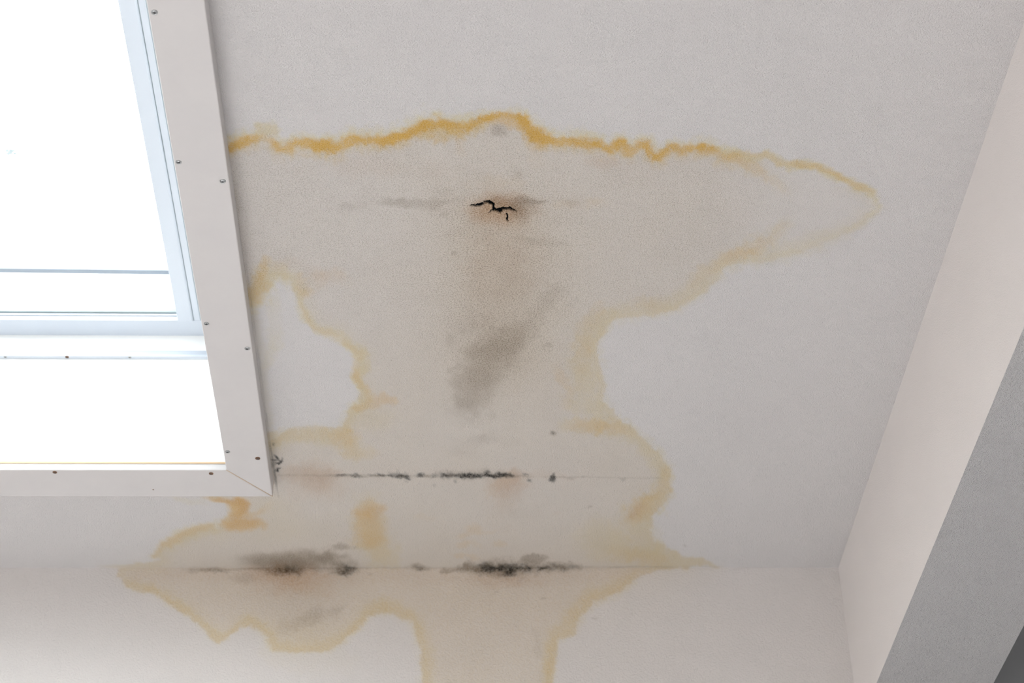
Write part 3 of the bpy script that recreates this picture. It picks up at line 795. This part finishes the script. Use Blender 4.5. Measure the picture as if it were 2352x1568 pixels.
def screw_mesh(mat):
    """countersunk cross-head screw: dished washer ring, domed head, crossed recess"""
    bm = bmesh.new()
    prof = [(0.0036, 0.0), (0.0036, 0.0007), (0.0031, 0.0010), (0.0027, 0.0003), (0.0024, 0.0002), (0.0021, 0.0007), (0.0014, 0.0010), (0.0007, 0.0011)]
    n = 20; rings = []
    for r, h in prof:
        rings.append([bm.verts.new((r * math.cos(2 * math.pi * k / n), r * math.sin(2 * math.pi * k / n), -h)) for k in range(n)])
    for a, b in zip(rings[:-1], rings[1:]):
        for k in range(n):
            bm.faces.new((a[k], b[k], b[(k + 1) % n], a[(k + 1) % n]))
    bm.faces.new(rings[-1])
    bmesh.ops.recalc_face_normals(bm, faces=bm.faces)
    me = bpy.data.meshes.new('screw'); bm.to_mesh(me); bm.free(); me.materials.append(mat)
    for p in me.polygons:
        p.use_smooth = True
    return me


def recess_mesh():
    bm = bmesh.new()
    box(bm, (-.0017, -.0005, -.00130), (.0017, .0005, -.0006)); box(bm, (-.0005, -.0017, -.0013), (.0005, .0017, -.0006))
    me = bpy.data.meshes.new('recess'); bm.to_mesh(me); bm.free(); me.materials.append(M_RECESS)
    return me


ME_S, ME_R, ME_X = screw_mesh(M_STEEL), screw_mesh(M_RUST), recess_mesh()


def screw(parent, x, y, z, rusty=False, rot=0.0, scale=1.0, facing=None):
    o = bpy.data.objects.new('screw', ME_R if rusty else ME_S)
    COL.objects.link(o); o.parent = parent
    o.location = (x, y, z)
    o.rotation_euler = facing or (0, 0, rot)
    o.scale = (scale,) * 3
    o['label'] = 'rusty screw head' if rusty else 'zinc screw head'
    r = bpy.data.objects.new('recess', ME_X); COL.objects.link(r); r.parent = o
    return o


for (x, y, ru, sc) in [(-.3105, 1.4437, 0, 1), (-.3115, 1.6823, 0, .95), (-.2636, 1.7156, 0, 1), (-.3106, 1.9965, 0, .95), (-.2626, 2.051, 0, 1),
                       (-.3109, 2.3019, 0, .95), (-.2698, 2.319, 1, 1)]:
    screw(right_board, x, y, ZC, bool(ru), x * 900, sc)
for (x, y, ru, sc) in [(-.5632, 2.3572, 1, .9), (-.3399, 2.3601, 1, .9), (-.4284, 2.4046, 1, .35)]:
    screw(bottom_board, x, y, ZC, bool(ru), x * 900, sc)

# reveal lining: four boards from the casing up to the frame
RZ = 3.169


def lining(name, a, b, mat=M_REVEAL, parent=None):
    o = rel(obj(name, box(bmesh.new(), a, b), mat), win)
    return o


T = .02
rb = lining('reveal_board', (WX0, WY1 - .0008, ZC + .0137), (WX1, WY1 + T, 3.36))
lining('reveal_board', (WX1, WY0 - T, ZC + .001), (WX1 + T, WY1, 3.36))
lining('reveal_board', (WX0 - T, WY0 - T, ZC + .001), (WX0, WY1, 3.36))
lining('reveal_board', (WX0, WY0 - T, ZC + .001), (WX1, WY0, 3.36))
o = lining('reveal_edge', (WX0, WY1 - .0010, ZC + .0108), (WX1, WY1 - .0001, ZC + .0137), M_SEAM); o['label'] = 'thin tan edge of the reveal board'

# fixed frame: cove with a lip
cove = [(WY1 + .012, 3.2135), (WY1 + .002, 3.2135)]
for k in range(9):
    a = k / 8
    cove.append((WY1 + .002 - .0105 * (1 - math.cos(a * math.pi / 2)) , 3.212 - .040 * math.sin(a * math.pi / 2)))
cove += [(WY1 - .0085, RZ), (WY1 + .012, RZ)]
o = rel(obj('fixed_frame', prism(bmesh.new(), cove, 0, WX0, WX1), M_SASH, smooth=False), win)
for x, ru in ((-.6585, 0), (-.5670, 1), (-.4740, 0)):
    screw(o, x, WY1 - .006, RZ, bool(ru), 0, .75)

# sash: bottom rail and side stile with glazing beads
sash = rel(empty('sash', (0, 0, 0)), win)


def spart(name, pts, axis, a, b, mat=M_SASH):
    o = obj(name, prism(bmesh.new(), pts, axis, a, b), mat)
    o.parent = sash
    return bevelled(o, .001)


ZS = 3.2127
SX = -.4025                                    # inner edge of the stile
spart('bottom_rail', [(2.3125, ZS), (WY1 + .001, ZS), (WY1 + .001, ZS + .055), (2.3125, ZS + .055)], 0, WX0, WX1)
spart('side_stile', [(SX, ZS - .002), (-.3815, ZS - .002), (-.3795, ZS), (-.3795, ZS + .055), (SX, ZS + .055)], 1, WY0, 2.3125)
spart('weather_strip', [(-.3795, ZS + .0012), (-.3786, ZS + .0012), (-.3786, ZS + .05), (-.3795, ZS + .05)], 1, WY0, 2.3125, M_GROOVE)['label'] = 'thin grey seal'
spart('side_stile', [(-.3786, ZS), (-.3692, ZS), (-.3692, ZS + .05), (-.3786, ZS + .05)], 1, WY0, 2.3125)
spart('weather_strip', [(-.3692, ZS + .0012), (-.3684, ZS + .0012), (-.3684, ZS + .05), (-.3692, ZS + .05)], 1, WY0, 2.3125, M_GROOVE)['label'] = 'thin grey seal'
spart('side_stile', [(-.3684, ZS + .0005), (WX1, ZS + .0005), (WX1, ZS + .05), (-.3684, ZS + .05)], 1, WY0, 2.3125)
spart('glazing_bead', [(2.3105, ZS + .008), (2.3125, ZS + .008), (2.3125, ZS + .012), (2.3105, ZS + .012)], 0, WX0, SX, M_SASH)
spart('glazing_bead', [(2.3075, ZS + .0125), (2.3125, ZS + .0125), (2.3125, ZS + .020), (2.3075, ZS + .020)], 0, WX0, SX, M_GROOVE)
ZG = ZS + .022
o = rel(obj('glass_pane', box(bmesh.new(), (WX0, WY0, ZG), (SX, 2.3125, ZG + .004)), M_GLASS), win)
# bar outside the glass, slightly out of square
bm = bmesh.new()
ngon_prism(bm, [(WX0, 2.2150, 3.242), (SX, 2.2290, 3.242), (SX, 2.2385, 3.242), (WX0, 2.2245, 3.242)],
           [(WX0, 2.2150, 3.247), (SX, 2.2290, 3.247), (SX, 2.2385, 3.247), (WX0, 2.2245, 3.247)])
rel(obj('blind_bar', bm, M_BAR), win)['label'] = 'thin grey-blue bar behind the glass'

# crumb of debris lying on the pane
rs = np.random.RandomState(3)
bm = bmesh.new()
for cx, cy, r in ((-.0046, -.003, .0026), (-.0042, .0035, .0024), (-.001, .0010, .0030), (.0022, -.0025, .0026), (.0050, .0030, .0022), (.0052, -.0030, .0018), (.0005, -.0035, .0022)):
    res = bmesh.ops.create_icosphere(bm, subdivisions=2, radius=r)
    for vtx in res['verts']:
        k = 1 + .35 * (rs.rand() - .5)
        vtx.co = Vector((vtx.co.x * k + cx, vtx.co.y * k + cy, max(vtx.co.z * .45 * k + .0008, 0)))
o = obj('debris_clump', bm, M_DEBRIS)
o.location = (-.5915, 1.967, ZG + .0041)
tag(o, 'small pale clump of debris lying on the skylight glass', 'debris')
